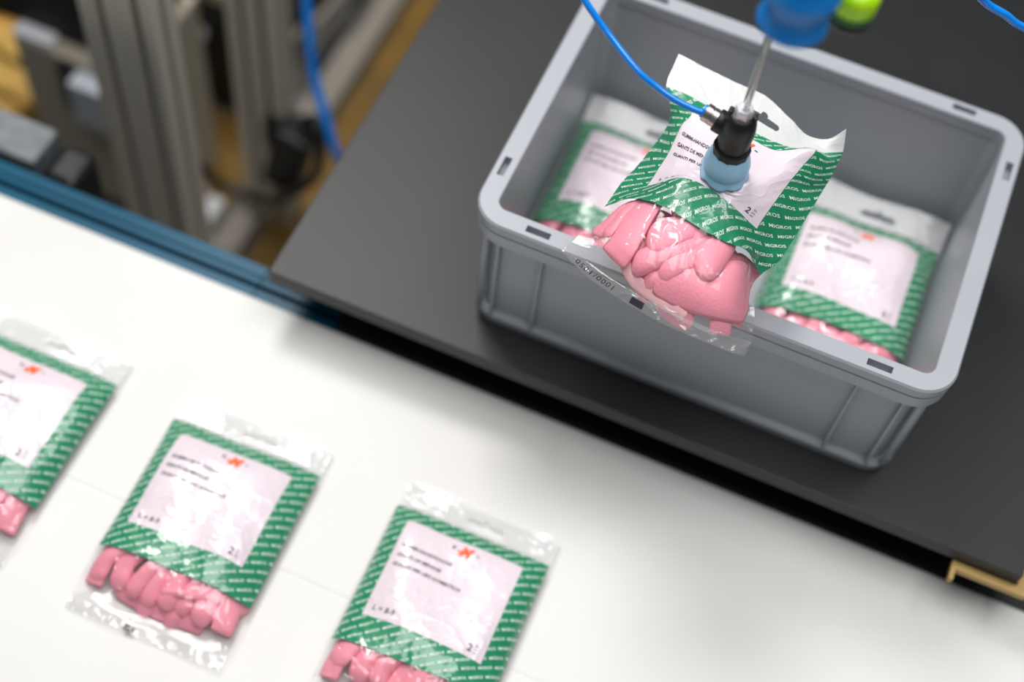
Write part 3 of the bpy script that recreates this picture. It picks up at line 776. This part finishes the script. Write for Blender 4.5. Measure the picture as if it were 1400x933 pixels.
pal = thing('yellow_slatted_crate', 'bright yellow slatted crate beside the grey housing', 'crate', (-0.965, 0.60, FZ))
for k in range(7):
    y = -0.20 + 0.058 * k
    obj('slat', bbox(-0.16, 0.13, y, y + 0.047, 0.05, 0.064, 0.002, 1, Matrix.Rotation(-0.12, 4, 'Z')), M['yellow_wood'], pal)
for x in (-0.13, -0.01, 0.10): obj('bearer', bbox(x - 0.02, x + 0.02, -0.21, 0.21, 0, 0.05, 0.002, 1, Matrix.Rotation(-0.12, 4, 'Z')), M['yellow_wood'], pal)

def stripe(name, x0, x1, y0, y1, h_, m, label, cat, **k):
    return tag(obj(name, bbox(x0, x1, y0, y1, FZ + 0.0002, FZ + h_, min(0.002, h_ / 4)), m), label, cat)
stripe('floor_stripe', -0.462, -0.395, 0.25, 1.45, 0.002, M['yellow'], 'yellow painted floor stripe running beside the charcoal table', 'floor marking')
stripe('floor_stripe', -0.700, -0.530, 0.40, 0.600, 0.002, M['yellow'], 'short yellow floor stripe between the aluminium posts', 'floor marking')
stripe('cable_duct', -0.512, -0.466, 0.63, 1.45, 0.030, M['duct'], 'long pale grey cable duct beside the yellow stripe', 'duct')
stripe('cable_duct', -0.512, -0.470, 0.25, 0.43, 0.028, M['duct'], 'short grey cable duct near the blue rail', 'duct')
stripe('clear_sleeve', -0.556, -0.532, 0.30, 0.44, 0.022, M['white_plastic'], 'whitish plastic sleeve on the floor by the blue rail', 'sleeve')
stripe('clear_sleeve', -0.590, -0.566, 0.31, 0.45, 0.022, M['white_plastic'], 'whitish plastic sleeve nearer the widest post', 'sleeve')
tag(obj('cable_tray', bbox(-0.618, -0.585, 0.80, 1.25, FZ + 0.0002, FZ + 0.05, 0.003), M['black_plastic']), 'black cable tray on the floor behind the blue hose', 'cable tray')
tag(obj('pale_block', bbox(-0.548, -0.517, 0.615, 0.655, FZ + 0.0002, FZ + 0.03, 0.004), M['pale']), 'small pale block on the floor between black junction box and blue hose', 'block')
tag(obj('pipe', tube([(-0.572, 0.72, FZ + 0.07), (-0.553, 0.83, FZ + 0.05), (-0.55, 1.0, FZ + 0.03)], 0.007, 12), M['duct'], smooth=True), 'thin beige pipe on the floor behind the blue hose', 'pipe')
ps = thing('junction_box', 'black box clipped to the foot of the narrower post', 'junction box', (-0.402, 0.42, -0.475))
ty = Matrix.Rotation(math.radians(14), 4, 'Y')
obj('case', bbox(-0.026, 0.026, -0.022, 0.022, -0.062, 0.062, 0.007, 3, ty), M['black_plastic'], ps)
obj('clip', bbox(-0.050, -0.010, 0.018, 0.0295, -0.03, 0.03, 0.001), M['black'], ps)
obj('cable_gland', lathe([(0.006, 0), (0.009, 0.002), (0.009, 0.012), (0.005, 0.015)], 16, mtx=ty @ Matrix.Translation((0.012, 0, 0.060))), M['black_plastic'], ps, True)
tag(obj('cable', tube([(-0.535, 0.365, -0.44), (-0.520, 0.365, -0.485), (-0.513, 0.373, -0.517), (-0.498, 0.388, -0.560), (-0.448, 0.392, -0.564), (-0.405, 0.375, -0.525), (-0.372, 0.370, -0.480), (-0.344, 0.375, -0.437), (-0.342, 0.395, -0.394), (-0.362, 0.415, -0.375), (-0.383, 0.42, -0.400)], 0.0068, 12), M['black_plastic'], smooth=True),
    'black cable looped around the black junction box', 'cable')
tag(obj('pressure_hose', tube([(-0.395, 0.50, -0.02), (-0.385, 0.455, -0.18), (-0.371, 0.430, -0.25), (-0.359, 0.417, -0.30), (-0.334, 0.398, -0.35), (-0.312, 0.388, -0.40), (-0.27, 0.40, -0.49), (-0.20, 0.43, -0.64), (-0.10, 0.47, -0.692), (0.05, 0.50, -0.693)], 0.0065, 14), M['tube'], smooth=True),
    'thick blue hose hanging down behind the charcoal table edge', 'hose')

tag(obj('cable', tube([(-0.53, 0.74, FZ + .012), (-0.515, 0.86, FZ + .06), (-0.535, 1.05, FZ + .02)], 0.010, 12), M['black_plastic'], smooth=True), 'black cable arching beside the long floor duct', 'cable')
